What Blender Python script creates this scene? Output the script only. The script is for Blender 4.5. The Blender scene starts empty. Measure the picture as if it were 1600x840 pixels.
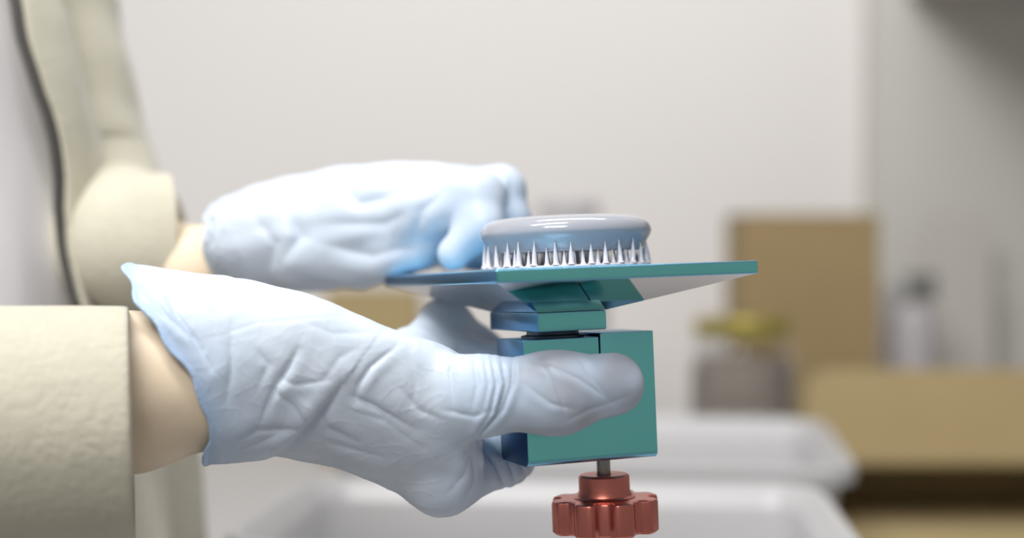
import bpy, bmesh, math, random
import numpy as np
from mathutils import Vector, Matrix
random.seed(4)
PI = math.pi
sc = bpy.context.scene
COL = sc.collection

# ------------------------------------------------------------------ camera
F = 2222.0                       # focal length in pixels of the 1600 px frame (50 mm on 36 mm)
CAMZ = 1.047
PITCH = math.radians(1.26)
cd_ = bpy.data.cameras.new('camera'); cam = bpy.data.objects.new('camera', cd_); COL.objects.link(cam)
cam.location = (0, 0, CAMZ); cam.rotation_euler = (PI/2 - PITCH, 0, 0)
cd_.lens = 50; cd_.sensor_width = 36; cd_.clip_start = .02
cd_.dof.use_dof = True; cd_.dof.focus_distance = .562; cd_.dof.aperture_fstop = 3.0
sc.camera = cam
# ------------------------------------------------------------------ world, lamps, exposure
w = bpy.data.worlds.new('world'); sc.world = w; w.use_nodes = True
w.node_tree.nodes['Background'].inputs[0].default_value = (1.0, .985, .975, 1)
w.node_tree.nodes['Background'].inputs[1].default_value = .30
def area(name, loc, size, power, rot=(0,0,0), col=(1,1,1)):
    l = bpy.data.lights.new(name, 'AREA'); l.shape = 'RECTANGLE'; l.size, l.size_y = size
    l.energy = power; l.color = col
    o = bpy.data.objects.new(name, l); COL.objects.link(o); o.location = loc; o.rotation_euler = rot
    return o
area('ceiling_lamp', (-.45, .15, 2.35), (.9, .22), 24, (math.radians(8), math.radians(-5), 0))
area('ceiling_lamp', (.1, 1.15, 2.35), (.9, .22), 9, (math.radians(14), 0, 0))
area('fill_light', (-.45, -.80, 2.3), (.9, .5), 19, (math.radians(46), 0, math.radians(-16)), (1, .98, .95))  # added fill from high behind the camera, at the left
vs = sc.view_settings
vs.view_transform = 'Standard'; vs.look = 'None'; vs.gamma = 1; vs.exposure = 0.0; vs.use_curve_mapping = False

# ------------------------------------------------------------------ helpers
MC = Matrix.Translation((0, 0, CAMZ)) @ Matrix.Rotation(-PITCH, 4, 'X')   # (right, depth, up) -> world
MCn = np.array(MC)
def toworld(V): V = np.asarray(V, float); return V @ MCn[:3, :3].T + MCn[:3, 3]
def P(px, py, d): return np.array([(px-800)*d/F, d, (420-py)*d/F])           # point in the (right, depth, up) frame
def W(px, py, d): return Vector(toworld(P(px, py, d)))

def link(o, parent=None):
    COL.objects.link(o)
    if parent is not None: o.parent = parent
    return o
def props(o, label=None, cat=None, group=None, kind=None):
    if label: o['label'] = label
    if cat: o['category'] = cat
    if group: o['group'] = group
    if kind: o['kind'] = kind
    return o
def empty(name, loc, label, cat, group=None):
    o = bpy.data.objects.new(name, None); o.empty_display_size = .02; o.location = loc
    return props(link(o), label, cat, group)
def bmobj(name, bm, m, parent=None, smooth=False, loc=None, label=None):
    me = bpy.data.meshes.new(name); bmesh.ops.recalc_face_normals(bm, faces=bm.faces); bm.to_mesh(me); bm.free()
    if smooth:
        for p in me.polygons: p.use_smooth = True
        if smooth == 'angle':
            me.set_sharp_from_angle(angle=math.radians(35))
    me.materials.append(m)
    o = bpy.data.objects.new(name, me)
    if loc is not None: o.location = loc
    if label: o['label'] = label
    return link(o, parent)
def npobj(name, V, Fc, m, parent=None, smooth=True, inworld=True):
    """mesh from arrays; V in world space, made relative to the parent's location"""
    V = np.asarray(V, float)
    if parent is not None and inworld:
        p = parent
        while p is not None:
            V = V - np.array(p.location); p = p.parent
    me = bpy.data.meshes.new(name); me.from_pydata(V.tolist(), [], [list(map(int, f)) for f in Fc])
    me.update()
    if smooth: me.polygons.foreach_set('use_smooth', [True]*len(me.polygons))
    me.materials.append(m)
    return link(bpy.data.objects.new(name, me), parent)

def box_bm(x0, x1, y0, y1, z0, z1, bev=0, seg=2, bm=None):
    own = bm is None
    bm = bm or bmesh.new()
    r = bmesh.ops.create_cube(bm, size=1)
    vs_ = r['verts']
    for v in vs_:
        v.co = Vector(((x0+x1)/2+(x1-x0)*v.co.x, (y0+y1)/2+(y1-y0)*v.co.y, (z0+z1)/2+(z1-z0)*v.co.z))
    if bev:
        es = list({e for v in vs_ for e in v.link_edges})
        bmesh.ops.bevel(bm, geom=es, offset=bev, segments=seg, affect='EDGES', profile=.5)
    return bm
def lathe_bm(prof, n=64, fn=None, bm=None, center=(0,0)):
    """prof [(r,z)...], closed at both ends by fans when r==0; fn(theta) scales the radius"""
    bm = bm or bmesh.new(); rings = []
    for (r, z) in prof:
        if r <= 1e-7: rings.append([bm.verts.new((center[0], center[1], z))]); continue
        rings.append([bm.verts.new((center[0]+r*math.cos(2*PI*i/n), center[1]+r*math.sin(2*PI*i/n), z)) for i in range(n)])
    for a, b in zip(rings, rings[1:]):
        for i in range(n):
            j = (i+1) % n
            if len(a) == 1 and len(b) == 1: continue
            if len(a) == 1: bm.faces.new((a[0], b[i], b[j]))
            elif len(b) == 1: bm.faces.new((a[i], a[j], b[0]))
            else: bm.faces.new((a[i], a[j], b[j], b[i]))
    return bm

# ------------------------------------------------------------------ materials
def mat(name, col, rough=.5, metal=0., bump=None, var=None, sss=0, coat=0, trans=0, alpha=1, ior=1.45, spec=.5, sheen=0, coatr=.05):
    m = bpy.data.materials.new(name); m.use_nodes = True
    nt = m.node_tree; b = nt.nodes['Principled BSDF']
    b.inputs['Base Color'].default_value = (*col, 1); b.inputs['Roughness'].default_value = rough
    b.inputs['Metallic'].default_value = metal; b.inputs['IOR'].default_value = ior
    b.inputs['Specular IOR Level'].default_value = spec
    b.inputs['Coat Weight'].default_value = coat; b.inputs['Coat Roughness'].default_value = coatr
    b.inputs['Transmission Weight'].default_value = trans
    b.inputs['Sheen Weight'].default_value = sheen
    if sss:
        b.inputs['Subsurface Weight'].default_value = sss; b.inputs['Subsurface Scale'].default_value = .004
        b.inputs['Subsurface Radius'].default_value = (1, .45, .3)
    tc = nt.nodes.new('ShaderNodeTexCoord')
    if var:   # (scale, amount)
        n = nt.nodes.new('ShaderNodeTexNoise'); n.inputs['Scale'].default_value = var[0]; n.inputs['Detail'].default_value = 5
        nt.links.new(tc.outputs['Object'], n.inputs['Vector'])
        mx = nt.nodes.new('ShaderNodeMix'); mx.data_type = 'RGBA'
        mx.inputs[6].default_value = (*[c*(1-var[1]) for c in col], 1)
        mx.inputs[7].default_value = (*[min(1, c*(1+var[1])) for c in col], 1)
        nt.links.new(n.outputs['Fac'], mx.inputs[0]); nt.links.new(mx.outputs[2], b.inputs['Base Color'])
    if bump:  # (scale, strength, distance)
        n = nt.nodes.new('ShaderNodeTexNoise'); n.inputs['Scale'].default_value = bump[0]; n.inputs['Detail'].default_value = 6
        nt.links.new(tc.outputs['Object'], n.inputs['Vector'])
        bp = nt.nodes.new('ShaderNodeBump'); bp.inputs['Strength'].default_value = bump[1]; bp.inputs['Distance'].default_value = bump[2]
        nt.links.new(n.outputs['Fac'], bp.inputs['Height']); nt.links.new(bp.outputs[0], b.inputs['Normal'])
    return m
M_wall = mat('wall_paint', (.77, .745, .725), .85, bump=(60, .1, .002), var=(2, .02))
M_wallr = mat('cupboard_grey_wall_shade', (.57, .555, .52), .85, bump=(60, .1, .002), var=(2, .03))  # cupboard grey; on the wall slab it stands in for shade
M_floor = mat('floor_vinyl', (.35, .34, .33), .5, var=(8, .08), bump=(30, .1, .002))
M_ceil = mat('ceiling_paint', (.75, .74, .72), .9, bump=(40, .1, .002))
M_table = mat('white_laminate', (.46, .445, .435), .4, bump=(200, .05, .0005))
M_bin = mat('white_plastic', (.45, .445, .45), .32, bump=(150, .05, .0005), var=(6, .015))
M_card = mat('cardboard', (.32, .235, .12), .85, var=(12, .1), bump=(250, .25, .0008))
M_card2 = mat('cardboard_light', (.40, .31, .16), .85, var=(12, .08), bump=(250, .25, .0008))
M_skin = mat('skin', (.86, .71, .53), .42, sss=.15, var=(60, .06), bump=(500, .12, .0005))
M_khaki = mat('khaki_felt', (.515, .487, .39), .95, var=(70, .09), bump=(300, .6, .0012), sheen=.3)
M_shirt = mat('grey_knit', (.76, .74, .76), .9, var=(25, .06), bump=(900, .3, .0006))
M_dark = mat('dark_cloth', (.05, .05, .055), .9, bump=(500, .4, .001), var=(20, .2))
M_dkedge = mat('dark_gap_and_shoe', (.09, .085, .08), .8, bump=(300, .3, .001))
M_resin = mat('lavender_resin', (.36, .37, .415), .12, sss=.0, coat=.2, coatr=.04, bump=(60, .03, .001), var=(40, .02))
M_supp = mat('support_resin', (.66, .64, .69), .18, coat=.5, bump=(200, .05, .0005))
M_red = mat('red_anodised', (.58, .19, .15), .33, 1., bump=(600, .04, .0002), var=(90, .05))
M_steel = mat('steel', (.30, .27, .25), .32, 1., bump=(500, .1, .0003))
M_black = mat('dark_metal', (.05, .07, .09), .35, .8, bump=(500, .1, .0003))
M_mirror = mat('polished_plate', (.66, .65, .66), .06, 1., bump=(25, .02, .001))
M_gold = mat('brass_lid', (.55, .46, .12), .3, 1., bump=(100, .1, .0005))
M_greycap = mat('grey_cap', (.17, .17, .16), .4, bump=(100, .1, .0005))
M_lilac = mat('lilac_plastic', (.46, .44, .46), .3, bump=(100, .1, .0005), coat=.5)
M_jarfill = mat('brown_powder', (.36, .31, .27), .8, var=(30, .2), bump=(200, .3, .001))
M_paper = mat('paper', (.50, .47, .44), .8, bump=(200, .1, .0005))
M_glass = mat('jar_glass', (.9, .9, .9), .05, trans=1, ior=1.3, bump=(8, .02, .001))

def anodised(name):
    # teal anodising in front; end and bevel faces painted blue for their reflections
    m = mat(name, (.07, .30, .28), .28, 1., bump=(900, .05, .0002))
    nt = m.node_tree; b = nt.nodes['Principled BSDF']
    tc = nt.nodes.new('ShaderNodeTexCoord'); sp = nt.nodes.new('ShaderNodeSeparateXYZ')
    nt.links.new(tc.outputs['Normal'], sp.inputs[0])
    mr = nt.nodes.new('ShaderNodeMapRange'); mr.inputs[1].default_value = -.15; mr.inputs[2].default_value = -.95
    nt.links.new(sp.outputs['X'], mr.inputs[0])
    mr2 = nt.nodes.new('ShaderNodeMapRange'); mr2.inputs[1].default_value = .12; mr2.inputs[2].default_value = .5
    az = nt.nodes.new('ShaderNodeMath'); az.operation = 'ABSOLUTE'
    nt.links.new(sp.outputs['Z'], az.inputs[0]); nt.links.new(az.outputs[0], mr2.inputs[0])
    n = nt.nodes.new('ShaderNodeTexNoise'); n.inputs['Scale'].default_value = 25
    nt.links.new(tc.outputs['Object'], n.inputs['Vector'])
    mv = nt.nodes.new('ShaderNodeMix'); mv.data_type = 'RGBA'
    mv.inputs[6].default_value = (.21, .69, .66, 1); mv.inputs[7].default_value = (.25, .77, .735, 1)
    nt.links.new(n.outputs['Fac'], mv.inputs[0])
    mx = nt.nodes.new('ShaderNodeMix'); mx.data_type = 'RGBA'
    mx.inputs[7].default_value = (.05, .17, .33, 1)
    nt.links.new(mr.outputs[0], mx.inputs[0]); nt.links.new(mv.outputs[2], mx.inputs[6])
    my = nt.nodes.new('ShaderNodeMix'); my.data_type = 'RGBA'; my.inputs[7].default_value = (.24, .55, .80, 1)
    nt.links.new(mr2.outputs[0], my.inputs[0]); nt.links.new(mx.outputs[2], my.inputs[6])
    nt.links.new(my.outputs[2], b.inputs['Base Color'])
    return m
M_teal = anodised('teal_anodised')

def glove_mat():
    m = mat('nitrile_glove', (.57, .685, .80), .42, spec=.45, bump=(260, .10, .0006))
    nt = m.node_tree; b = nt.nodes['Principled BSDF']
    # fine crinkles of the thin rubber
    tc = nt.nodes.new('ShaderNodeTexCoord'); rn = nt.nodes.new('ShaderNodeTexNoise'); rn.noise_type = 'RIDGED_MULTIFRACTAL'
    rn.inputs['Scale'].default_value = 22; rn.inputs['Detail'].default_value = 3; rn.inputs['Distortion'].default_value = 1.2
    mpg = nt.nodes.new('ShaderNodeMapping'); mpg.inputs['Scale'].default_value = (1.6, 1, .8); mpg.inputs['Rotation'].default_value = (.3, .5, 0)
    nt.links.new(tc.outputs['Object'], mpg.inputs[0]); nt.links.new(mpg.outputs[0], rn.inputs['Vector'])
    bq = nt.nodes.new('ShaderNodeBump'); bq.inputs['Strength'].default_value = .5; bq.inputs['Distance'].default_value = .0012
    nt.links.new(rn.outputs['Fac'], bq.inputs['Height']); old = b.inputs['Normal'].links[0].from_node
    nt.links.new(bq.outputs[0], old.inputs['Normal'])
    at = nt.nodes.new('ShaderNodeAttribute'); at.attribute_name = 'tint'
    mx = nt.nodes.new('ShaderNodeMix'); mx.data_type = 'RGBA'
    mx.inputs[6].default_value = (.61, .67, .745, 1); mx.inputs[7].default_value = (.34, .52, .80, 1)
    nt.links.new(at.outputs['Fac'], mx.inputs[0])
    at2 = nt.nodes.new('ShaderNodeAttribute'); at2.attribute_name = 'skin_show'   # where stretched thin the skin shows through
    mx2 = nt.nodes.new('ShaderNodeMix'); mx2.data_type = 'RGBA'
    nt.links.new(at2.outputs['Fac'], mx2.inputs[0]); nt.links.new(mx.outputs[2], mx2.inputs[6])
    mx2.inputs[7].default_value = (.34, .36, .41, 1)
    nt.links.new(mx2.outputs[2], b.inputs['Base Color'])
    return m
M_glove = glove_mat()

# ------------------------------------------------------------------ implicit surfaces
class Field:
    def __init__(s, lo, hi, h):
        s.lo = np.array(lo, np.float32); s.h = h
        s.n = np.ceil((np.array(hi)-np.array(lo))/h).astype(int)+1
        s.ax = [s.lo[i]+h*np.arange(s.n[i], dtype=np.float32) for i in range(3)]
        s.F = np.full(tuple(s.n), .03, np.float32)
    def sub(s, lo, hi):
        i0 = np.maximum(np.floor((np.array(lo)-s.lo)/s.h).astype(int), 0)
        i1 = np.minimum(np.ceil((np.array(hi)-s.lo)/s.h).astype(int)+1, s.n)
        sl = tuple(slice(a, max(a, b)) for a, b in zip(i0, i1))
        X = s.ax[0][sl[0]][:, None, None]; Y = s.ax[1][sl[1]][None, :, None]; Z = s.ax[2][sl[2]][None, None, :]
        return sl, X, Y, Z
    def smin(s, sl, d, k):
        A = s.F[sl]; hh = np.maximum(k-np.abs(A-d), 0)/k
        s.F[sl] = np.minimum(A, d)-hh*hh*k*.25
    def cone(s, a, b, ra, rb, k=.006, sy=1.):
        """tapered capsule; sy>1 flattens it along the depth axis"""
        a = np.array(a, float); b = np.array(b, float); r = max(ra, rb)+k+3*s.h
        sl, X, Y, Z = s.sub(np.minimum(a, b)-r, np.maximum(a, b)+r)
        ab = (b-a)*np.array([1, sy, 1]); L2 = float(ab@ab)+1e-12
        px, py, pz = X-a[0], (Y-a[1])*sy, Z-a[2]
        t = np.clip((px*ab[0]+py*ab[1]+pz*ab[2])/L2, 0, 1)
        d = np.sqrt((px-t*ab[0])**2+(py-t*ab[1])**2+(pz-t*ab[2])**2)-(ra+(rb-ra)*t)
        s.smin(sl, d.astype(np.float32), k)
    def chain(s, pts, rs, k=.006, sy=1.):
        for i in range(len(pts)-1): s.cone(pts[i], pts[i+1], rs[i], rs[i+1], k, sy)
    def ell(s, c, r, k=.01):
        c = np.array(c); r = np.array(r); m = k+3*s.h
        sl, X, Y, Z = s.sub(c-r-m, c+r+m)
        q = np.sqrt(((X-c[0])/r[0])**2+((Y-c[1])/r[1])**2+((Z-c[2])/r[2])**2)
        s.smin(sl, ((q-1)*r.min()).astype(np.float32), k)
    def nets(s):
        Fd = s.F; ins = Fd < 0; h = s.h
        c = sum(ins[i:ins.shape[0]-1+i, j:ins.shape[1]-1+j, k:ins.shape[2]-1+k].astype(np.int8) for i in (0,1) for j in (0,1) for k in (0,1))
        act = np.argwhere((c > 0) & (c < 8)); idx = -np.ones(c.shape, np.int32)
        idx[tuple(act.T)] = np.arange(len(act))
        acc = np.zeros((len(act), 3)); cnt = np.zeros(len(act))
        cor = [(i,j,k) for i in (0,1) for j in (0,1) for k in (0,1)]
        val = {q: Fd[act[:,0]+q[0], act[:,1]+q[1], act[:,2]+q[2]] for q in cor}
        for a in cor:
            for ax in range(3):
                if a[ax]: continue
                b = list(a); b[ax] = 1; b = tuple(b)
                va, vb = val[a], val[b]; m = (va < 0) != (vb < 0)
                t = np.where(m, va/np.where(m, va-vb, 1), 0)
                pt = np.array(a, float)[None].repeat(len(act), 0); pt[:, ax] += t
                acc += pt*m[:, None]; cnt += m
        V = (act+acc/cnt[:, None])*h+s.lo
        faces = []
        for ax in range(3):
            u, v = (ax+1) % 3, (ax+2) % 3
            sa = [slice(None)]*3; sb = [slice(None)]*3; sa[ax] = slice(0, -1); sb[ax] = slice(1, None)
            A = ins[tuple(sa)]; B = ins[tuple(sb)]; e = np.argwhere(A != B)
            e = e[(e[:, u] > 0) & (e[:, v] > 0) & (e[:, u] < Fd.shape[u]-1) & (e[:, v] < Fd.shape[v]-1)]
            def cell(du, dv):
                q = e.copy(); q[:, u] -= du; q[:, v] -= dv; return idx[tuple(q.T)]
            Q = np.stack([cell(1,1), cell(0,1), cell(0,0), cell(1,0)], 1)
            flip = ~A[tuple(e.T)]
            Q[flip] = Q[flip][:, ::-1]; faces.append(Q)
        Q = np.concatenate(faces); Q = Q[(Q >= 0).all(1)]
        return V, Q
def vnormals(V, Q):
    n = np.cross(V[Q[:,2]]-V[Q[:,0]], V[Q[:,3]]-V[Q[:,1]]); N = np.zeros_like(V)
    for i in range(4): np.add.at(N, Q[:, i], n)
    return N/(np.linalg.norm(N, axis=1)[:, None]+1e-12)
def pix(V): return 800+F*V[:,0]/V[:,1], 420-F*V[:,2]/V[:,1]
def polydist(px, py, pl):
    """signed distance (px) to a polyline and the fraction along it"""
    best = np.full(len(px), 1e9); sg = np.zeros(len(px)); fr = np.zeros(len(px)); n = len(pl)-1
    for i in range(n):
        ax, ay = pl[i]; bx, by = pl[i+1]; dx, dy = bx-ax, by-ay; L2 = dx*dx+dy*dy
        t = np.clip(((px-ax)*dx+(py-ay)*dy)/L2, 0, 1)
        ex, ey = px-ax-t*dx, py-ay-t*dy; d = np.hypot(ex, ey); m = d < best
        best[m] = d[m]; sg[m] = np.sign(dx*ey-dy*ex)[m]; fr[m] = (i+t[m])/n
    return best*np.where(sg == 0, 1, sg), fr
def wob(V, f, ph=0.):
    a = V*f
    return (np.sin(a[:,0]*1.3+1.7*np.sin(a[:,2]*.9+ph)+ph)*np.sin(a[:,2]*1.1+1.3*np.sin(a[:,1]*1.2+ph*2)+2*ph)
            + .6*np.sin(a[:,1]*1.9+a[:,0]*.7+1.1*np.sin(a[:,2]*1.6)+ph*3))/1.6

# ------------------------------------------------------------------ room
def slab(name, x0, x1, y0, y1, z0, z1, m):
    return props(bmobj(name, box_bm(x0, x1, y0, y1, z0, z1), m), kind='structure')
slab('floor', -2.2, 2.4, -1.6, 2.1, -.05, 0, M_floor)
slab('wall_back', -2.2, 2.4, 2.05, 2.15, 0, 2.6, M_wall)
slab('wall_shade_slab', .505, 2.4, 2.0, 2.049, 0, 2.6, M_wallr)  # added slab, its darker grey painted in for shade on the wall

# ------------------------------------------------------------------ tables
TZ = .747
def table(name, x0, x1, y0, y1, label):
    t = empty(name, ((x0+x1)/2, (y0+y1)/2, 0), label, 'table')
    hx, hy = (x1-x0)/2, (y1-y0)/2
    bmobj('tabletop', box_bm(-hx, hx, -hy, hy, TZ-.03, TZ, .003), M_table, t)
    for sx in (-1, 1):
        for sy in (-1, 1):
            cx, cy = sx*(hx-.05), sy*(hy-.05)
            bmobj('leg', box_bm(cx-.02, cx+.02, cy-.02, cy+.02, 0, TZ-.03, .002), M_table, t)
    return t
table('work_table', -.135, 1.3, .55, 1.30, 'white laminate work table carrying the two white plastic bins')
table('wall_table', -1.3, 1.5, 1.305, 1.995, 'white laminate table against the wall carrying the jar, bottle and tall cardboard box')

# ------------------------------------------------------------------ white bins
def rrect(hx, hy, r, n=6):
    out = []
    for cx, cy, a0 in ((hx-r, hy-r, 0), (-hx+r, hy-r, PI/2), (-hx+r, -hy+r, PI), (hx-r, -hy+r, 3*PI/2)):
        for i in range(n+1):
            a = a0+PI/2*i/n; out.append((cx+r*math.cos(a), cy+r*math.sin(a)))
    return out
def make_bin(loc, rz, hx, hy, H, label):
    t = empty('storage_bin', loc, label, 'bin', 'white plastic bins on the work table'); t.rotation_euler.z = rz
    bm = bmesh.new(); rows = []
    # outside up, over the rolled rim, inside down
    rim = [(-.002, H-.014), (.0095, H-.015), (.011, H-.008), (.0095, H-.0015), (.007, H), (.003, H-.0004), (-.009, H-.013), (-.0105, H-.0165)]
    prof = [(-.022, 0), (-.019, .002)] + rim + [(-.024, .006), (-.034, .004)]
    for (o, z) in prof:
        rows.append([bm.verts.new((x, y, z)) for x, y in rrect(hx+o, hy+o, max(.008, .032+o))])
    for a, b in zip(rows, rows[1:]):
        n = len(a)
        for i in range(n): bm.faces.new((a[i], a[(i+1) % n], b[(i+1) % n], b[i]))
    bm.faces.new(rows[0][::-1]); bm.faces.new(rows[-1])
    bmobj('tub', bm, M_bin, t, smooth='angle')
    return t
def gpt(px, py, z):   # point of the frame on the horizontal plane z (world)
    d = Vector(toworld(P(px, py, 1)))-Vector((0, 0, CAMZ)); s_ = (z-CAMZ)/d.z
    return Vector((d.x*s_, d.y*s_, z))
BH = .123; rot5 = math.radians(-5)
a_ = gpt(1262, 757, TZ+BH)           # back right corner of the near bin
hx, hy = .180, .108
ux = Vector((math.cos(rot5), math.sin(rot5), 0)); uy = Vector((-math.sin(rot5), math.cos(rot5), 0))
c_ = a_-ux*hx-uy*hy
make_bin((c_.x, c_.y, TZ), rot5, hx, hy, BH, 'nearer white plastic storage bin, its corner in front below the red knob')
a2 = gpt(1272, 655, TZ+BH); rr = math.radians(-7)
ux2 = Vector((math.cos(rr), math.sin(rr), 0)); uy2 = Vector((-math.sin(rr), math.cos(rr), 0))
c2 = a2-ux2*.2-uy2*.145
make_bin((c2.x, c2.y, TZ), rr, .2, .145, BH, 'farther white plastic storage bin, standing behind the nearer bin and in front of the jar')

# ------------------------------------------------------------------ cardboard
def carton(name, x0, x1, y0, y1, z0, z1, m, label, rz=0):
    t = empty(name, ((x0+x1)/2, (y0+y1)/2, z0), label, 'box'); t.rotation_euler.z = rz
    hx, hy, H = (x1-x0)/2, (y1-y0)/2, z1-z0
    bmobj('carton_body', box_bm(-hx, hx, -hy, hy, 0, H-.006, .002), m, t)
    for s in (-1, 1):
        bmobj('flap', box_bm(-hx, hx, min(s*.001, s*hy), max(s*.001, s*hy), H-.0055, H-.0015, .001), m, t)
    bmobj('tape', box_bm(-hx-.0005, hx+.0005, -.024, .024, H-.0014, H-.0008), M_card2, t)
    return t
q0, q1 = W(1160, 332, 1.72), W(1374, 332, 1.72)
carton('cardboard_box', q0.x, q1.x, 1.72, 1.86, TZ, q0.z, M_card, 'tall closed brown cardboard box standing behind the gold lidded jar')
q0, q1 = W(505, 450, 1.91), W(654, 450, 1.91)
carton('cardboard_box', q0.x, q1.x, 1.91, 1.985, TZ, q0.z, M_card2, 'brown cardboard box at the left, seen under the far gloved hand')
# mailer carton lying with its open mouth to the front and its round cornered flap standing up
D = 1.45; bx0 = W(1288, 700, D).x; zh = W(1400, 722, D).z; zt = W(1400, 579, D).z
bx1, by0, by1 = bx0+.36, D, 1.62
t = empty('mailer_box', ((bx0+bx1)/2, (by0+by1)/2, TZ), 'open brown cardboard mailer box at right, flap standing up over its dark mouth', 'box')
hx, hy, wh = (bx1-bx0)/2, (by1-by0)/2, zh-TZ
bmobj('box_bottom', box_bm(-hx, hx, -hy, hy, 0, .003), M_card2, t)
bmobj('side_wall', box_bm(-hx, -hx+.010, -hy, hy, .0032, wh-.0042), M_card2, t)
bmobj('side_wall', box_bm(hx-.010, hx, -hy, hy, .0032, wh-.0042), M_card2, t)
bmobj('back_wall', box_bm(-hx+.0102, hx-.0102, hy-.004, hy, .0032, wh-.0042), M_card2, t)
bmobj('top_panel', box_bm(-hx, hx, -hy, hy, wh-.004, wh), M_card, t)
bm = bmesh.new(); lh = zt-zh; e = .018
pts_ = [(-hx+.02, 0), (-hx-e+.012, .010), (-hx-e, .025)] + [(-hx-e+.03-.03*math.cos(a), lh-.03+.03*math.sin(a)) for a in [i*PI/10 for i in range(6)]]
pts_ += [(-p[0], p[1]) for p in reversed(pts_)]
f0 = [bm.verts.new((x, -hy+.001+z*.08, wh+.0005+z)) for x, z in pts_]; f1 = [bm.verts.new((x, -hy+.004+z*.08, wh+.0005+z)) for x, z in pts_]
bm.faces.new(f0); bm.faces.new(f1[::-1])
for i in range(len(f0)): bm.faces.new((f0[i], f1[i], f1[(i+1) % len(f0)], f0[(i+1) % len(f0)]))
bmobj('flap', bm, M_card2, t)
bmobj('flap', box_bm(-hx+.016, hx-.01, -hy-.20, -hy-.001, .0005, .0035), M_card2, t)

# ------------------------------------------------------------------ jars and bottles on the wall table
def onwall(px, D): return W(px, 420, D).x
D = 1.52; jx = onwall(1160, D); zl = W(1160, 497, D).z-TZ; rj = 74*D/F
t = empty('glass_jar', (jx, D, TZ), 'clear glass jar with a gold lid standing in front of the tall cardboard box', 'jar')
b = bmobj('jar_body', lathe_bm([(0,0),(rj*.9,0),(rj*1.08,.01),(rj*1.12,.03),(rj*1.12,zl-.045),(rj*1.02,zl-.03),(rj*.95,zl-.018),(rj*.95,zl-.012),(rj*.9,zl-.012),(rj*.9,zl-.02),(rj*.98,zl-.034),(rj*1.07,zl-.05),(rj*1.07,.03),(rj*1.0,.014),(0,.008)], 48), M_glass, t, True)
bmobj('lid', lathe_bm([(0,zl-.011),(rj*.97,zl-.0115),(rj*1.0,zl-.018),(rj*1.02,zl-.018),(rj*1.02,zl-.002),(rj*.98,zl),(rj*.85,zl),(rj*.8,zl-.0015),(0,zl-.0015)], 48), M_gold, t, 'angle', label='gold metal screw lid')
bmobj('powder', lathe_bm([(0,.010),(rj*.98,.016),(rj*1.05,.031),(rj*1.045,zl-.055),(rj*.9,zl-.042),(0,zl-.04)], 32), M_jarfill, t, True)
D = 1.78; bxx = onwall(1424, D); zc = W(0, 426, D).z-TZ; zb = W(0, 478, D).z-TZ; rb = 37*D/F
t = empty('spray_bottle', (bxx, D, TZ), 'lilac grey bottle with a dark grey cap, right of the tall cardboard box', 'bottle')
bmobj('bottle_body', lathe_bm([(0,0),(rb*.9,0),(rb,.006),(rb,zb-.015),(rb*.9,zb-.004),(rb*.5,zb),(rb*.5,zb+.006),(0,zb+.006)], 40), M_lilac, t, 'angle')
bmobj('cap_highlight', box_bm(-rb*.95, -rb*.2, -.012, .012, zb+.0065, zc-.012, .005), M_bin, t, 'angle', label='white block for the highlight beside the cap')  # white block put in for the highlight left of the cap
bmobj('cap', box_bm(-rb*.18, rb*.98, -.016, .016, zb+.0065, zc, .004), M_greycap, t, 'angle')
D = 1.6; gx = onwall(888, D); zg = W(0, 316, D).z-TZ; rg = 48*D/F
t = empty('supply_jar', (gx, D, TZ), 'tall jar with a dark grey lid just showing behind the resin print', 'jar')
bmobj('jar_body', lathe_bm([(0,0),(rg*1.2,0),(rg*1.25,.008),(rg*1.25,zg-.04),(rg*.95,zg-.022),(0,zg-.02)], 40), M_bin, t, 'angle')
bmobj('lid', lathe_bm([(0,zg-.0195),(rg,zg-.0195),(rg,zg-.002),(rg*.95,zg),(0,zg)], 40), M_lilac, t, 'angle')
q = W(1475, 335, 1.86); q2 = W(1572, 335, 1.86)
o = bmobj('foam_board', box_bm(-(q2.x-q.x)/2, (q2.x-q.x)/2, -.004, .004, 0, (q.z-TZ)), M_paper, loc=((q.x+q2.x)/2, 1.90, TZ+.001))
o.rotation_euler.x = math.radians(-4)
props(o, 'pale board leaning on the wall beside the lilac bottle', 'board')

# wall cupboard above the frame at the right
t = empty('wall_cupboard', (.97, 1.785, 1.385), 'grey wall cupboard hung at the upper right, just above the view', 'cupboard')
bmobj('cupboard_body', box_bm(-.42, .45, -.26, .205, 0, .7, .003), M_wallr, t)
for s in (-1, 1):
    d = bmobj('door', box_bm(min(s*.002, s*.42), max(s*.002, s*.42), -.28, -.261, .004, .696, .002), M_wallr, t)
    bmobj('handle', box_bm(s*.03-.005, s*.03+.005, -.30, -.2805, .05, .17, .002), M_steel, d)

# ------------------------------------------------------------------ the build platform
def rotm(a, b, c):
    ca, sa, cb, sb, cc, s3 = math.cos(a), math.sin(a), math.cos(b), math.sin(b), math.cos(c), math.sin(c)
    return (np.array([[cc,-s3,0],[s3,cc,0],[0,0,1]]) @ np.array([[1,0,0],[0,ca,-sa],[0,sa,ca]]) @ np.array([[cb,0,sb],[0,1,0],[-sb,0,cb]]))
R0 = rotm(-.0069, -.3494, -.0373)     # in (right, down, depth)
S_ = np.array([[1,0,0],[0,0,1],[0,-1,0]], float)   # (right,down,depth) -> (right,depth,up)
RD = S_ @ R0 @ S_.T
M = Matrix.Identity(4)
for i in range(3):
    for j in range(3): M[i][j] = RD[i][j]
M.translation = Vector((.0043, .55, -.0277))
MD = MC @ M                            # device frame: x along the front face, y back, z up, origin at clamp front top left
def dev(x, y, z): return np.array(M @ Vector((x, y, z)))     # device -> (right, depth, up)
plat = empty('build_platform', (0,0,0), 'teal anodised printer build platform with clamp block and red knob, held in the gloved hands', 'printer part')
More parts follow.
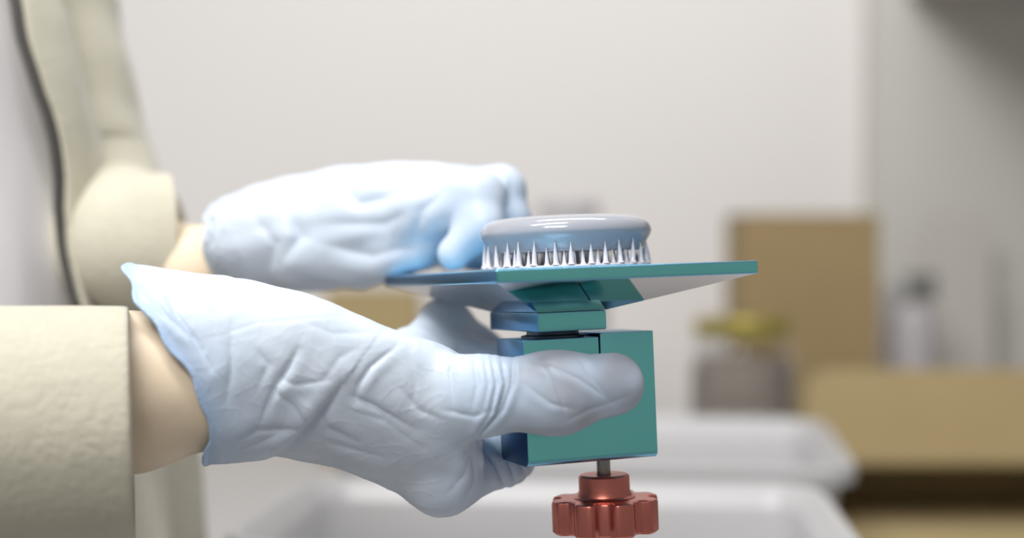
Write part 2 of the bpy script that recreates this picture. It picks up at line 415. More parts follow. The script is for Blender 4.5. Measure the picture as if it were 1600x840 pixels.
plat.matrix_world = MD
w_, d_, h_ = .0556, .0311, .0492
# clamp block: bigger roll on the lower front edge
def prism_x(prof, x0, x1):
    bm = bmesh.new(); a = [bm.verts.new((x0, y, z)) for y, z in prof]; b = [bm.verts.new((x1, y, z)) for y, z in prof]
    bm.faces.new(a); bm.faces.new(b[::-1]); n = len(a)
    for i in range(n): bm.faces.new((a[i], b[i], b[(i+1) % n], a[(i+1) % n]))
    return bm
def bprof(y0, y1, z0, z1, r=.0028, n=6):
    return [(y0+.0003, z1), (y0, z1-.0003)] + [(y0+r-r*math.cos(a), z0+r-r*math.sin(a)) for a in [i*PI/2/n for i in range(n+1)]] + [(y1, z0), (y1, z1)]
xs = .0318
bm = bmesh.new()
Lp = [(.0002, -h_), (w_, -h_), (w_, .0013), (xs+.0006, .0013), (xs+.0006, -.022), (.0002, -.022)]
fa = [bm.verts.new((x, 0, z)) for x, z in Lp]; fb = [bm.verts.new((x, d_, z)) for x, z in Lp]
bm.faces.new(fa); bm.faces.new(fb[::-1])
for i in range(6): bm.faces.new((fa[i], fb[i], fb[(i+1) % 6], fa[(i+1) % 6]))
e1 = [e for e in bm.edges if all(abs(v.co.z+h_) < 1e-6 and v.co.y < 1e-6 for v in e.verts)]
bmesh.ops.bevel(bm, geom=e1, offset=.0028, segments=6, affect='EDGES', profile=.5)
e2 = [e for e in bm.edges if e.calc_length() > .001 and e.calc_face_angle(0) > 1.2]
bmesh.ops.bevel(bm, geom=e2, offset=.0004, segments=2, affect='EDGES', profile=.5)
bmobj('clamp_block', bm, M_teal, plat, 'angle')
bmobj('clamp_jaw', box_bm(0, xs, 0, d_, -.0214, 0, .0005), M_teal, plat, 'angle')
bmobj('clamp_gap', box_bm(.001, xs+.0007, .0012, d_-.002, -.0219, -.0012), M_black, plat)
# ball joint between jaw and adapter
bmobj('ball_joint', lathe_bm([(0,-.001),(.0128,-.001),(.0128,.0009),(.0105,.0014),(.0105,.0026),(.0122,.0031),(0,.0031)], 48, center=(.0185, .0155)), M_black, plat, 'angle')
U = (.0055, .0105, -.002, .0292, .0566, .0076)
ux0, uz1, uy0, uw, ud, uh = U
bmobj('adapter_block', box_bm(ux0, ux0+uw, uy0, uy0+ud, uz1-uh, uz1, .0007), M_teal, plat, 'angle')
px0, py0, pw, pd, pt = -.0187, -.0243, .1093, .159, .0052
zp = uz1+.012
bm = bmesh.new()
e = .0006
top = [bm.verts.new((x, y, zp+.0001)) for x, y in ((px0+e, py0+e), (px0+pw-e, py0+e), (px0+pw-e, py0+pd-e), (px0+e, py0+pd-e))]
low = [bm.verts.new((x, y, uz1+.0001)) for x, y in ((ux0, uy0), (ux0+uw, uy0), (ux0+uw, uy0+ud), (ux0, uy0+ud))]
bm.faces.new(top); bm.faces.new(low[::-1])
for i in range(4): bm.faces.new((top[i], top[(i+1) % 4], low[(i+1) % 4], low[i]))
bmobj('sloped_underside', bm, M_mirror, plat, label='polished silvery sloping underside')
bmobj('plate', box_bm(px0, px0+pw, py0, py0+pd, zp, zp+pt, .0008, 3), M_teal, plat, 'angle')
ZT = zp+pt
# screw and star knob
kx, ky = .0385, .0155
bm = bmesh.new(); prof = []
z = -h_-.0001; prof = [(0, z)]
while z > -h_-.0078: prof += [(.0029, z), (.0026, z-.0003)]; z -= .0006
prof += [(.0029, z), (0, z)]
bmobj('screw', lathe_bm(prof, 24, center=(kx, ky)), M_steel, plat, True)
kz = -h_-.0072
knob = bmobj('knob_hub', lathe_bm([(.003,kz-.0004),(.0032,kz),(.0094,kz),(.0103,kz-.0008),(.0104,kz-.0065),(.0112,kz-.0085),(.0125,kz-.0092),(.003,kz-.0095)], 64, center=(kx, ky)), M_red, plat, 'angle')
bm = bmesh.new(); rows = []; n = 160; kt = kz-.0094
def star(a): 
    c = math.cos(8*a+.3); s = 1/(1+math.exp(-5*(c+.25))); return .0182+.0040*s
for dr, zz in ((-.0095,kt),(-.0014,kt),(-.0004,kt-.0004),(0,kt-.0014),(0,kt-.0125),(-.0012,kt-.0135),(-.0095,kt-.0135)):
    rows.append([bm.verts.new((kx+(star(2*PI*i/n)+dr)*math.cos(2*PI*i/n), ky+(star(2*PI*i/n)+dr)*math.sin(2*PI*i/n), zz)) for i in range(n)])
for a, b in zip(rows, rows[1:]):
    for i in range(n): bm.faces.new((a[i], a[(i+1) % n], b[(i+1) % n], b[i]))
bm.faces.new(rows[0]); bm.faces.new(rows[-1][::-1])
bmobj('knob_wheel', bm, M_red, plat, 'angle', label='red star shaped wheel with eight lobes')

# ------------------------------------------------------------------ resin print on supports
def solve_plate(px, D):
    x, y = .03, .04
    for _ in range(20):
        q = dev(x, y, ZT); qx = dev(x+1e-4, y, ZT); qy = dev(x, y+1e-4, ZT)
        f = lambda q: np.array([800+F*q[0]/q[1]-px, q[1]-D])
        J = np.stack([(f(qx)-f(q))/1e-4, (f(qy)-f(q))/1e-4], 1); s = np.linalg.solve(J, -f(q)); x += s[0]; y += s[1]
    return x, y
cx, cy = solve_plate(885, .60); RP = 134*.60/F
pr = empty('resin_print', (0,0,0), 'glossy lavender grey round resin print standing on thin supports on the teal plate', 'resin print')
pr.matrix_world = MD @ Matrix.Translation((cx, cy, ZT))
sc_ = RP/.0362
def smoothprof(pp, n=4):
    out = []
    for i in range(len(pp)-1):
        p0 = pp[max(i-1,0)]; p1 = pp[i]; p2 = pp[i+1]; p3 = pp[min(i+2,len(pp)-1)]
        for k in range(n):
            t = k/n
            out.append(tuple(.5*((2*p1[j])+(-p0[j]+p2[j])*t+(2*p0[j]-5*p1[j]+4*p2[j]-p3[j])*t*t+(-p0[j]+3*p1[j]-3*p2[j]+p3[j])*t**3) for j in (0,1)))
    return out+[pp[-1]]
pz_ = .0012
prof = smoothprof([(.0001,.0218),(.012,.0218),(.024,.0216),(.0305,.0208),(.0346,.0186),(.0362,.0156),(.0357,.0132),(.0338,.0100),(.0322,.0074),(.0302,.0065),(.018,.0064),(.0001,.0064)], 5)
bmobj('disc', lathe_bm([(r*sc_, z) for r, z in prof], 96), M_resin, pr, True)
bmobj('raft', lathe_bm([(0,.0001),(RP*.99,.0001),(RP*1.0,.0006),(RP*.97,.0012),(0,.0012)], 64), M_supp, pr, 'angle')
def pillar_mesh(H, r0, r1):
    bm = lathe_bm([(0,0),(r0*1.5,0),(r0*1.0,.0009),(r0*.75,H*.5),(r1,H*.9),(r1*.6,H),(0,H)], 8)
    me = bpy.data.meshes.new('support_pillar'); bm.to_mesh(me); bm.free()
    for p in me.polygons: p.use_smooth = True
    me.materials.append(M_supp); return me
pm = {}
for (rr_, cnt, H, r0, ph) in ((.0345, 30, .0099, .00115, 0), (.0328, 30, .0070, .0009, .5), (.0300, 26, .0053, .0006, .2), (.0240, 20, .0053, .0006, 0), (.0170, 14, .0053, .0006, .3), (.009, 8, .0053, .0006, 0)):
    for i in range(cnt):
        k_ = random.randrange(3); key = (H, k_)
        hh = H*(1-.10*k_) if H > .0069 else H
        if key not in pm: pm[key] = pillar_mesh(hh, r0, .00022)
        a = 2*PI*(i+ph+random.uniform(-.18, .18))/cnt
        o = bpy.data.objects.new('support_pillar', pm[key]); link(o, pr)
        o.location = (rr_*sc_*math.cos(a), rr_*sc_*math.sin(a), .0012)
        o.rotation_euler = (random.uniform(-.04,.04), random.uniform(-.04,.04), 0)

# ------------------------------------------------------------------ person
person = empty('person', (-.40, .66, 0), 'person in open khaki jacket and grey shirt, holding the platform in blue gloves', 'person')
MM = .001
# ---- near (right) hand: skeleton in (right, depth, up)
def rp(px, d): return px*d/F
nearF = {
 'thumb':  ([P(640,640,.556), P(742,618,.545), P(868,614,.5435), P(957,600,.5535)], [rp(70,.55), rp(56,.545), rp(58,.542), rp(50,.55)]),
 'index':  ([P(640,690,.570), P(694,748,.571), P(792,716,.594), P(860,640,.6065), P(905,590,.608)], [.0150,.0132,.0098,.0085,.0075]),
 'middle': ([P(600,650,.585), P(665,650,.598), P(780,640,.614), P(880,610,.609), P(930,585,.607)], [.0140,.0120,.0100,.0088,.0078]),
 'ring':   ([P(590,600,.590), P(640,585,.610), P(716,560,.645), P(800,570,.636), P(870,575,.622)], [.0135,.0115,.0100,.0088,.0078]),
 'little': ([P(590,580,.600), P(640,560,.625), P(697,507,.655), P(745,545,.665), P(800,570,.655)], [.0125,.0115,.0112,.0095,.0080]),
}
nl = np.array([ # px, top, bottom, depth, half thickness
 (150,398,748,.548,.033),(200,411,738,.548,.033),(250,419,732,.549,.032),(300,426,729,.550,.030),(350,429,722,.551,.0280),
 (400,438,716,.552,.0255),(430,446,714,.553,.0245),(480,456,726,.555,.0240),(520,469,737,.557,.0245),(560,488,751,.559,.0250),
 (600,505,768,.561,.0250),(640,518,782,.563,.0240),(680,532,790,.564,.0220),(720,552,770,.564,.018),(760,590,720,.564,.008)], float)
lx = (nl[:,0]-800)*nl[:,3]/F; lt = (420-nl[:,1])*nl[:,3]/F; lb = (420-nl[:,2])*nl[:,3]/F
def loft(fd, lx, lt, lb, ly, lh, x0, x1, off=0., k=.008, pw_=2., shear=None):
    X = fd.ax[0]; i = np.where((X >= x0) & (X <= x1))[0]; sl = (slice(i[0], i[-1]+1), slice(None), slice(None))
    Xs = X[sl[0]]
    def sm(v):
        g = np.interp(Xs, lx, v); n = max(3, int(.004/fd.h)|1); gp = np.pad(g, n//2, mode='edge')
        return np.convolve(gp, np.ones(n)/n, 'valid')
    t_, b_, y_, h2 = sm(lt), sm(lb), sm(ly), sm(lh)
    zc, a, b = (t_+b_)/2, np.maximum((t_-b_)/2+off, .002), np.maximum(h2+off, .002)
    Y = fd.ax[1][None,:,None]; Z = fd.ax[2][None,None,:]
    yy = y_[:,None,None]
    if shear is not None: yy = yy+shear(Xs)[:,None,None]*(zc[:,None,None]-Z)
    u = np.abs(Y-yy)/b[:,None,None]; v = np.abs(Z-zc[:,None,None])/a[:,None,None]
    q = (u**pw_+v**pw_)**(1/pw_)
    return sl, ((q-1)*np.minimum(a, b)[:,None,None]).astype(np.float32)
def SHR(x):
    p = 800+x*F/.55; a = np.clip((p-350)/190, 0, 1); b = np.clip((760-p)/110, 0, 1)
    return .36*(a*a*(3-2*a))*(b*b*(3-2*b))
H1 = .00068
fd = Field((P(160,0,.56)[0], .505, -.108), (.058, .690, .012), H1)
sl, d = loft(fd, lx, lt, lb, nl[:,3], nl[:,4], fd.ax[0][0], (755-800)*.56/F, shear=SHR)
fd.smin(sl, d, .006)
for nme, (pp, rs) in nearF.items():
    fd.chain(pp, rs, .007 if nme != 'thumb' else .010, 1.55 if nme == 'thumb' else 1.)
# cuff: rim, cavity and rolled bead
rimy = np.array([380,418,440,475,520,570,620,650,690,712,740,800]); rimx = np.array([186,192,205,225,260,297,322,331,329,320,316,310])
rz_ = (420-rimy)*.53/F; rx_ = (rimx-800)*.53/F
o_ = np.argsort(rz_)
X = fd.ax[0][:,None,None]; Y = fd.ax[1][None,:,None]; Z = fd.ax[2][None,None,:]
rim = (np.interp(fd.ax[2], rz_[o_], rx_[o_])[None,None,:] - .10*(Y-.525) + .0010*np.sin(Z*330+Y*160)).astype(np.float32)
n_ = int(.16/H1)
Fs = fd.F[:n_]; shell = Fs.copy(); g = (X[:n_]-rim)
sl2, din = loft(fd, lx, lt, lb, nl[:,3], nl[:,4], fd.ax[0][0], fd.ax[0][0]+.10, off=-.0018, shear=SHR)
cav = np.full_like(Fs, 1.); cav[:din.shape[0]] = din
cav = np.maximum(cav, g-.040)
Fs = np.maximum(Fs, -cav); Fs = np.maximum(Fs, -g)
bead = np.sqrt(g*g+(shell+.0007)**2)-.0011
fd.F[:n_] = np.minimum(Fs, bead)
V, Q = fd.nets(); N = vnormals(V, Q)
px_, py_ = pix(V); front = np.clip((.35-N[:,1])*2, 0, 1)
disp = np.zeros(len(V))
def crease(pl, amp, wd, side=0.):
    """a fold: groove along the line, a ridge beside it; amp in m, widths in px"""
    global disp
    s, fr = polydist(px_, py_, pl); e_ = np.sin(np.clip(fr*1.0, .04, .96)*PI)**.6
    g_ = -amp*np.exp(-(np.abs(s)/(.75*wd))**1.5)
    r_ = amp*.55*np.exp(-((s-2.3*wd*(1 if side >= 0 else -1))/(2.0*wd))**2)+amp*.15*np.exp(-((s+2.6*wd*(1 if side >= 0 else -1))/(2.2*wd))**2)
    disp += (g_+r_)*e_*front
mm = .001
for pl, amp, wd, sd in (
 ([(466,545),(450,575),(430,603),(408,655)], 1.5*mm, 6, -1), ([(432,588),(462,599),(515,592)], .5*mm, 4, 1), ([(430,610),(458,632),(482,660)], .7*mm, 5, -1),
 ([(535,600),(505,640),(470,680),(425,716)], 2.4*mm, 8, 1), ([(618,542),(580,572),(560,600),(553,628)], 1.1*mm, 5, -1), ([(548,618),(585,634),(650,672)], 1.2*mm, 6, 1),
 ([(225,448),(258,492),(300,528),(330,575)], 1.2*mm, 5, 1), ([(255,450),(275,490),(318,545)], .9*mm, 5, 1), ([(300,445),(350,440),(380,428)], .7*mm, 5, 1),
 ([(330,528),(400,505),(560,490)], .14*mm, 3, 1), ([(360,520),(362,575),(352,640)], .7*mm, 8, 1), ([(360,695),(400,670),(475,665)], 1.1*mm, 7, -1), ([(352,712),(400,690),(440,672)], .9*mm, 7, 1),
 ([(768,556),(776,600),(766,645),(735,690)], 1.1*mm, 3, 1), ([(782,556),(790,600),(776,648),(728,705)], 1.1*mm, 3, 1), ([(802,558),(800,600),(785,640),(758,672)], 1.1*mm, 3.5, -1), ([(756,552),(764,600),(756,640)], .5*mm, 3, 1),
 ([(716,545),(704,580),(708,640)], .7*mm, 5, 1), ([(740,552),(746,600),(738,640)], .5*mm, 4, -1), ([(690,640),(740,650),(770,640)], .4*mm, 4, 1),
 ([(848,560),(864,585),(876,620),(884,650)], .6*mm, 4, 1), ([(836,566),(862,572),(905,592),(960,630)], .45*mm, 4, 1), ([(905,560),(925,590),(950,620)], .4*mm, 4, -1), ([(880,660),(920,640),(985,618)], .4*mm, 4, 1), ([(820,600),(860,630),(900,640)], .3*mm, 4, 1),
 ([(752,698),(772,722),(790,762)], 1.5*mm, 4, 1), ([(768,690),(792,716),(806,755)], 1.5*mm, 4, 1), ([(782,686),(806,710),(824,748)], 1.4*mm, 4, -1), ([(738,712),(742,748),(725,785)], .9*mm, 5, 1), ([(700,770),(722,745),(735,715)], .4*mm, 4, 1),
 ([(545,640),(600,655),(660,700)], .6*mm, 7, 1), ([(500,640),(512,668),(560,690)], .7*mm, 6, -1), ([(505,690),(545,700),(600,715)], .5*mm, 6, 1), ([(395,540),(420,570),(405,600)], .5*mm, 7, 1), ([(620,600),(655,640),(690,655)], .4*mm, 6, 1),
 ([(640,560),(650,600),(640,640)], .25*mm, 7, 1), ([(470,500),(520,520),(600,520)], .25*mm, 6, 1), ([(560,540),(530,560),(500,600)], .4*mm, 7, 1)):
    crease(pl, amp, wd, sd)
s_, fr_ = polydist(px_, py_, [(545,585),(505,640),(470,680),(425,720)])      # the loose cuff part folds over the palm part
disp += front*.0020/(1+np.exp(-s_/2.5))*np.exp(-np.maximum(s_, 0)/55)*np.sin(np.clip(fr_, .03, .97)*PI)**.5
soft = wob(V, 120, .3)*.00040+wob(V, 300, 1.9)*.00010
rd = 1-np.abs(wob(V, 300, 4.1)); rd = np.clip((rd-.80)/.2, 0, 1)**2
body_m = np.clip((745-px_)/60, 0, 1)
disp += (soft*(.35+.65*body_m)) + rd*.00016*body_m*(.35+.65*np.clip((py_-480)/120, 0, 1))
cuffd = V[:,0]-np.interp(V[:,2], rz_[o_], rx_[o_])+.10*(V[:,1]-.525)
disp *= np.clip(cuffd/.004, .15, 1)
ycl = np.interp(V[:,0], lx, nl[:,3]); zcl = np.interp(V[:,0], lx, (lt+lb)/2)
inner = ((V[:,1]-ycl)*N[:,1]+(V[:,2]-zcl)*N[:,2] < 0) & (cuffd < .045) & (px_ < 560)
disp[inner] *= 0
disp[inner] += np.minimum(0, 0)
wallm = np.clip((cuffd-.030)/.020, 0, 1); disp = np.where(px_ < 560, np.maximum(disp, -.0009-.002*wallm), disp)
V = V+N*disp[:,None]
print('near glove', len(V))
gl = npobj('glove', toworld(V), Q, M_glove, person); gl['label'] = 'near pale blue glove with its thumb on the clamp block'
def fattr(o, name, v):
    a = o.data.attributes.new(name, 'FLOAT', 'POINT'); a.data.foreach_set('value', np.asarray(v, np.float32))
fattr(gl, 'tint', np.clip(np.exp(-np.maximum(cuffd-.001, 0)/.002)*.25+np.exp(-np.maximum(cuffd-.002, 0)/.012)*.35, 0, 1)+.25*np.clip((px_-660)/100, 0, 1)+.10)
fattr(gl, 'skin_show', np.clip((px_-770)/60, 0, 1)*.8*(np.abs(py_-612) < 90)*np.clip(.6+.5*wob(V, 160, 2), 0, 1))

# ---- far (left) hand
D2 = .70
fl = np.array([ # px, top, bottom, depth, half thickness
 (320,352,395,.715,.020),(333,325,425,.714,.026),(352,308,448,.712,.030),(400,291,462,.708,.031),(450,277,460,.704,.029),(500,267,452,.700,.028),(560,258,446,.695,.030),
 (620,253,438,.690,.031),(680,254,418,.686,.030),(720,259,392,.684,.027),(760,270,350,.683,.020),(790,288,322,.683,.012)], float)
flx = (fl[:,0]-800)*fl[:,3]/F; flt = (420-fl[:,1])*fl[:,3]/F; flb = (420-fl[:,2])*fl[:,3]/F
def fing(tipx, tipy, tipd, kn, mid, rs): return ([P(*kn), P(*mid), P(tipx, tipy, tipd)], rs)
farF = {
 'index':  ([P(660,330,.668), P(748,308,.656), P(752,352,.650), P(712,396,.650)], [.0150,.0115,.0095,.0078]),
 'middle': ([P(680,320,.690), P(782,298,.685), P(797,345,.682), P(745,398,.680)], [.0150,.0110,.0095,.0080]),
 'ring':   ([P(670,320,.712), P(770,305,.712), P(785,350,.710), P(735,400,.708)], [.0145,.0105,.0092,.0078]),
 'little': ([P(640,330,.730), P(720,320,.735), P(735,360,.735), P(700,402,.730)], [.0130,.0098,.0085,.0072]),
 'thumb':  ([P(480,395,.690), P(560,405,.682), P(605,400,.675), P(650,392,.668)], [.0180,.0125,.0105,.0085]),
}
H2 = .0011
fd = Field((P(300,0,.72)[0], .620, -.030), (.02, .770, .062), H2)
sl, d = loft(fd, flx, flt, flb, fl[:,3], fl[:,4], fd.ax[0][0], (795-800)*.683/F)
fd.smin(sl, d, .006)
for nme, (pp, rs) in farF.items(): fd.chain(pp, rs, .006)
X = fd.ax[0][:,None,None]; Y = fd.ax[1][None,:,None]; Z = fd.ax[2][None,None,:]
g = X-(P(338,0,.71)[0]+.12*(Z-.01)*-1+.0012*np.sin(Z*260+Y*150)).astype(np.float32)
sl2, din = loft(fd, flx, flt, flb, fl[:,3], fl[:,4], fd.ax[0][0], fd.ax[0][0]+.06, off=-.0015)
cav = np.full_like(fd.F, 1.); cav[:din.shape[0]] = din; cav = np.maximum(cav, g-.02)
sh = fd.F.copy(); fd.F = np.maximum(np.maximum(fd.F, -cav), -g).astype(np.float32)
fd.F = np.minimum(fd.F, np.sqrt(g*g+(sh+.0008)**2)-.0017)
V, Q = fd.nets(); N = vnormals(V, Q); px_, py_ = pix(V); front = np.clip((.35-N[:,1])*2, 0, 1); disp = np.zeros(len(V))
for pl, amp, wd, sd in (
 ([(455,335),(470,370),(440,410)], 2.2*mm, 14, 1), ([(530,290),(560,318),(600,310),(650,290)], 2.2*mm, 12, -1), ([(640,330),(600,350),(500,350)], 1.6*mm, 14, 1), ([(690,300),(660,330),(640,400)], 1.6*mm, 12, 1),
 ([(400,340),(430,380),(420,430)], 1.6*mm, 12, -1), ([(500,380),(580,400),(660,380)], 1.2*mm, 12, 1), ([(360,330),(400,320),(450,300)], 1.0*mm, 9, 1)):
    crease(pl, amp, wd, sd)
disp += wob(V, 150, .9)*.0007
V = V+N*disp[:,None]
gl2 = npobj('glove', toworld(V), Q, M_glove, person); gl2['label'] = 'far pale blue glove, out of focus, reaching over the plate'
fattr(gl2, 'tint', .10+.0*px_+.10*np.clip((px_-680)/60, 0, 1)); fattr(gl2, 'skin_show', 0*px_)

# ---- body: one continuous figure under the clothes
TC = np.array([-.440, .76, 0.])         # torso centre
FD = math.radians(-40)                  # facing direction
fx = np.array([math.cos(FD), math.sin(FD), 0]); sx_ = np.array([-math.sin(FD), math.cos(FD), 0])   # forward, towards the person's left
ZF = -CAMZ                              # floor in the up axis
def T(f, l, u): return TC+fx*f+sx_*l+np.array([0,0,u])
HB = .0024
fd = Field((-.66, .40, -.42), (.05, .92, .30), HB)
for u, rl, rf in ((-.40,.15,.10),(-.25,.145,.10),(-.1,.145,.10),(.05,.15,.105),(.16,.155,.105)):
    pass
# torso as stacked fat capsules across the shoulders line
for u0, u1, hl, r in ((-.40,-.15,.055,.092),(-.15,.10,.060,.095),(.10,.24,.075,.085)):
    for s in (-1, 0, 1): fd.cone(T(0, s*hl, u0), T(0, s*hl, u1), r, r, .03)
nE, nW = np.array([-.385, .478, -.072]), P(205, 612, .545)
fE, fW = P(140, 400, .80), P(325, 428, .728)
fd.chain([T(-.04,-.20,.20), T(-.02,-.21,.05), nE, nW], [.045,.042,.036,.0300], .02)
fd.cone(nW, P(320,598,.55), .0300, .0245, .006, 1.1); fd.cone(P(320,598,.55), P(430,592,.556), .0245, .0200, .006, 1.1)
fd.cone(P(430,592,.556), P(610,650,.562), .0195, .0180, .004, 1.1)
fd.chain([P(15,-120,.83), P(88,160,.825), fE, fW, P(410,380,.71)], [.036,.034,.032,.0220,.021], .01)
fd.cone(P(400,370,.71), P(640,335,.692), .020, .0185, .004)
for nme, (pp, rs) in list(nearF.items()): fd.chain(pp, [max(r-.0032, .0045) for r in rs], .002, 1.75 if nme == 'thumb' else 1.)
for nme, (pp, rs) in list(farF.items()): fd.chain(pp, [max(r-.0030, .0045) for r in rs], .002)
V, Q = fd.nets()
print('body', len(V))
npobj('body', toworld(V), Q, M_skin, person)

# ---- jacket
def tube(path, radii, n=48, flat=(1,1), wr=.0, ph=0., rings=60, endn=None):
    """open tube along a path in (right, depth, up); radii (vertical, depth) per point; returns V, Q"""
    path = np.array(path); t = np.linspace(0, 1, len(path)); tt = np.linspace(0, 1, rings)
    C = np.stack([np.interp(tt, t, path[:,i]) for i in range(3)], 1)
    for _ in range(6): C[1:-1] = (C[:-2]+C[2:]+2*C[1:-1])/4
    ra = np.interp(tt, t, [r[0] for r in radii]); rb = np.interp(tt, t, [r[1] for r in radii])
    V = []
    for i in range(rings):
        tg = C[min(i+1, rings-1)]-C[max(i-1, 0)]; tg /= np.linalg.norm(tg)
        if endn is not None:
            k = max(0, (tt[i]-.75)/.25); tg = tg*(1-k)+endn*k; tg /= np.linalg.norm(tg)
        s = np.cross(tg, [0,0,1]); s /= np.linalg.norm(s); u = np.cross(s, tg)
        for j in range(n):
            a = 2*PI*j/n
            r1 = 1+wr*math.sin(3*a+9*tt[i]+ph)+wr*.8*math.sin(tt[i]*34+2.2*math.sin(a+ph))*math.sin(a*1+ph+tt[i]*5)
            V.append(C[i]+u*math.sin(a)*ra[i]*r1+s*math.cos(a)*rb[i]*r1)
    Q = [(i*n+j, i*n+(j+1) % n, (i+1)*n+(j+1) % n, (i+1)*n+j) for i in range(rings-1) for j in range(n)]
    return np.array(V), np.array(Q)
def solid(o, th, bev=0):
    m = o.modifiers.new('solid', 'SOLIDIFY'); m.thickness = th; m.offset = 0
    m2 = o.modifiers.new('sub', 'SUBSURF'); m2.levels = m2.render_levels = 1
    return o
# torso shell with an open front; the far front edge follows the photograph's line
edge_px = [(-150,1000),(-130,0)]
ey = np.array([-300,-100,18,119,208,286,357,428,476,560,700,840,1100]); ex = np.array([-60,-22,3,27,60,86,95,101,107,112,112,110,105])
sy_ = np.array([-300,-150,0,80,160,260,400,560,700,840,1100]); sx2 = np.array([100,115,135,165,185,205,238,266,294,312,300])    # right outline of the jacket
rows = 90; cols = 96; V = []; SH = []
zs = np.linspace(.27, -.46, rows)
for i, u in enumerate(zs):
    # ellipse axes at this height, set so that its right outline meets the wanted one
    al, af = .205, .150
    cxy = T(.0, 0, u)
    py = 420-F*u/.87
    want = np.interp(py, sy_, sx2)
    ang = np.linspace(0, 2*PI, 181)
    ring = lambda an, al, af: (cxy[None,:2]+np.cos(an)[:,None]*fx[None,:2]*af+np.sin(an)[:,None]*sx_[None,:2]*al)
    R_ = ring(ang, al, af); shift = 0.
    for _ in range(4): shift -= ((800+F*(R_[:,0]+shift)/R_[:,1]).max()-want)*.87/F
    # opening angle (front is 0, person's left is +90 deg)
    an2 = np.linspace(-.6, 1.5, 400); R2 = ring(an2, al, af); pp2 = 800+F*(R2[:,0]+shift)/R2[:,1]
    exp_ = np.interp(py, ey, ex); a0 = an2[np.argmin(np.abs(pp2-exp_))]
    a1 = a0-2.2; SH.append(shift)
    for j in range(cols):
        t = j/(cols-1); a = a0+(2*PI+a1-a0)*t
        fold = .0055*math.sin(a*10+u*11+1.5*math.sin(u*13))+.003*math.sin(a*19-u*16)
        flare = .010*max(0, 1-t*14)+.008*max(0, 1-(1-t)*14)
        r = ring(np.array([a]), al+fold, af+fold+flare)[0]
        V.append((r[0]+shift, r[1], u))
Q = [(i*cols+j, i*cols+j+1, (i+1)*cols+j+1, (i+1)*cols+j) for i in range(rows-1) for j in range(cols-1)]
jk = solid(npobj('jacket', toworld(V), Q, M_khaki, person), .0025); jk['label'] = 'khaki felt jacket worn open'
JV = np.array(V).reshape(rows, cols, 3)
# dark strip standing in for the shaded gap along the opening
def strip(col0, wd, m, name):
    base = JV[:, 0]; S = []
    for i in range(rows):
        tg = JV[i, 1]-JV[i, 0]; tg = tg/np.linalg.norm(tg); nrm = np.array([tg[1], -tg[0], 0]); 
        if nrm@fx < 0: nrm = -nrm
        S.append([base[i]-nrm*.0035+tg*.004, base[i]-nrm*.0045-tg*wd])
    S = np.array(S).reshape(-1, 3); q = [(2*i, 2*i+1, 2*i+3, 2*i+2) for i in range(rows-1)]
    return solid(npobj(name, toworld(S), q, m, jk), .0015)
strip(0, .0045, M_dkedge, 'gap_strip')
# sleeves
en = np.array([math.cos(math.radians(14.5)), math.sin(math.radians(14.5)), 0.03])
nc = P(207, 664, .53)
V, Q = tube([T(-.04,-.21,.22), T(-.02,-.215,.05), nE+np.array([-.02,.01,.0]), nE+np.array([.05,.004,.003]), nc+np.array([-.13,-.030,.000]), nc+np.array([-.06,-.0155,.000]), nc],
            [(.085,.075),(.070,.065),(.060,.056),(.053,.050),(.0460,.045),(.0440,.043),(.0430,.042)], n=72, wr=.012, rings=110, endn=en)
sl_ = solid(npobj('sleeve', toworld(V), Q, M_khaki, jk), .0022); sl_['label'] = 'near sleeve, wide felt cuff open around the bare wrist'
fc = P(266, 385, .745)
en2 = np.array([math.cos(math.radians(20)), math.sin(math.radians(20)), 0.])
V, Q = tube([P(10,-150,.83), P(48,40,.825), P(84,160,.82), P(114,270,.815), P(150,365,.80), fc+np.array([-.02,.01,-.002]), fc],
            [(.052,.050),(.050,.048),(.047,.046),(.046,.045),(.043,.042),(.039,.038),(.0365,.036)], n=56, wr=.02, ph=1.3, rings=90, endn=en2)
solid(npobj('sleeve', toworld(V), Q, M_khaki, jk), .0022)
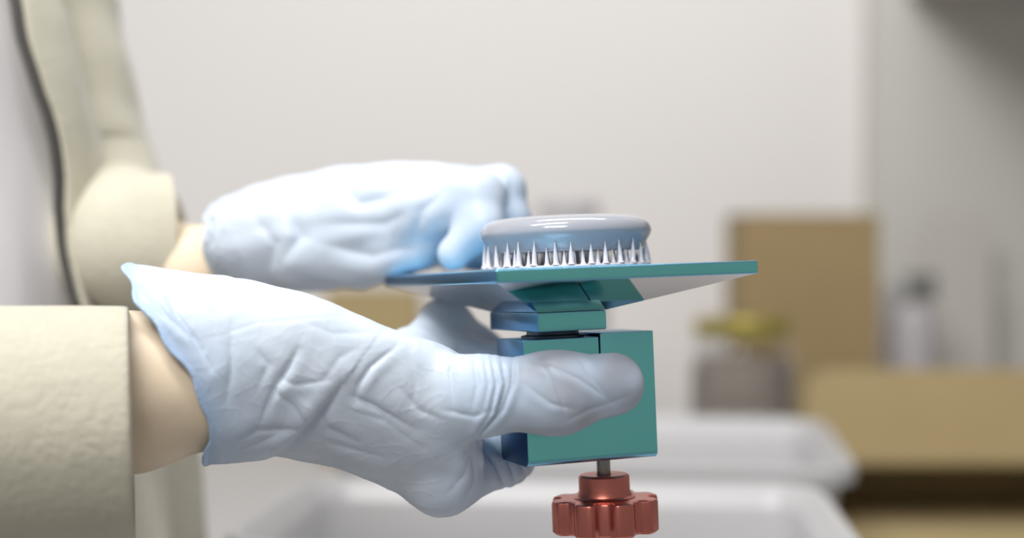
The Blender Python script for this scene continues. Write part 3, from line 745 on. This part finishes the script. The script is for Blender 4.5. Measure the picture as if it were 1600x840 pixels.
# snap buttons on the far front panel
for (bxp, byp) in ((117,233),(192,342)):
    pxs, pys = pix(JV.reshape(-1, 3)); cand = np.hypot(pxs-bxp, pys-byp); ok = JV.reshape(-1, 3)[:,1] < TC[1]+.2
    k = np.argmin(np.where(ok, cand, 1e9)); c = JV.reshape(-1, 3)[k]
    nrm = np.array([c[0]-TC[0], c[1]-TC[1], 0]); nrm /= np.linalg.norm(nrm)
    bm = lathe_bm([(0,.002),(.004,.002),(.0055,.0008),(.0055,-.0005),(0,-.0005)], 20)
    o = bmobj('snap_button', bm, M_steel, jk, True)
    wpt = Vector(toworld(c+nrm*.002)); o.location = wpt-person.location
    o.rotation_euler = Vector(toworld(c+nrm)-toworld(c)).to_track_quat('Z', 'Y').to_euler()
# ---- shirt
V = []; rows, cols = 60, 90
for u in np.linspace(.26, -.46, rows):
    for j in range(cols):
        a = 2*PI*j/cols
        fold = .003*math.sin(a*11+u*9)+.002*math.sin(a*5-u*25)
        c = T(.0, 0, u)
        r = c[:2]+fx[:2]*math.cos(a)*(.137+fold*.6)+sx_[:2]*math.sin(a)*(.188+fold*.6)
        V.append((r[0]+float(np.interp(-u, -zs, SH)), r[1], u))
Q = [(i*cols+j, i*cols+(j+1) % cols, (i+1)*cols+(j+1) % cols, (i+1)*cols+j) for i in range(rows-1) for j in range(cols)]
solid(npobj('shirt', toworld(V), Q, M_shirt, person), .0012)
# ---- trousers down to the floor and shoes
fd = Field((-.62, .45, -1.02), (-.14, .95, -.36), .005)
for s in (-1, 1):
    fd.chain([T(0, s*.085, -.44), T(.02, s*.09, -.70), T(0, s*.095, -1.0)], [.098,.072,.056], .02)
fd.cone(T(0,-.05,-.42), T(0,.05,-.42), .11, .11, .03)
V, Q = fd.nets()
Vw = toworld(V); Vw[:,2] = np.maximum(Vw[:,2], .03)
npobj('trousers', Vw, Q, M_dark, person)
for s in (-1, 1):
    fd = Field((-.30, -.12, -.02), (.30, .12, .14), .004)
    fd.cone((-.05,0,.04), (.14,0,.035), .042, .038, .02); fd.cone((-.04,0,.06), (-.04,0,.10), .045, .05, .02)
    V, Q = fd.nets(); V[:,2] = np.maximum(V[:,2], .001)
    c = toworld(T(0, s*.095, -1.0)); V2 = V[:,[0]]*fx[None]+V[:,[1]]*sx_[None]+np.array([0,0,1])*V[:,[2]]
    npobj('shoe', V2+np.array([c[0], c[1], 0]), Q, M_dkedge, person)
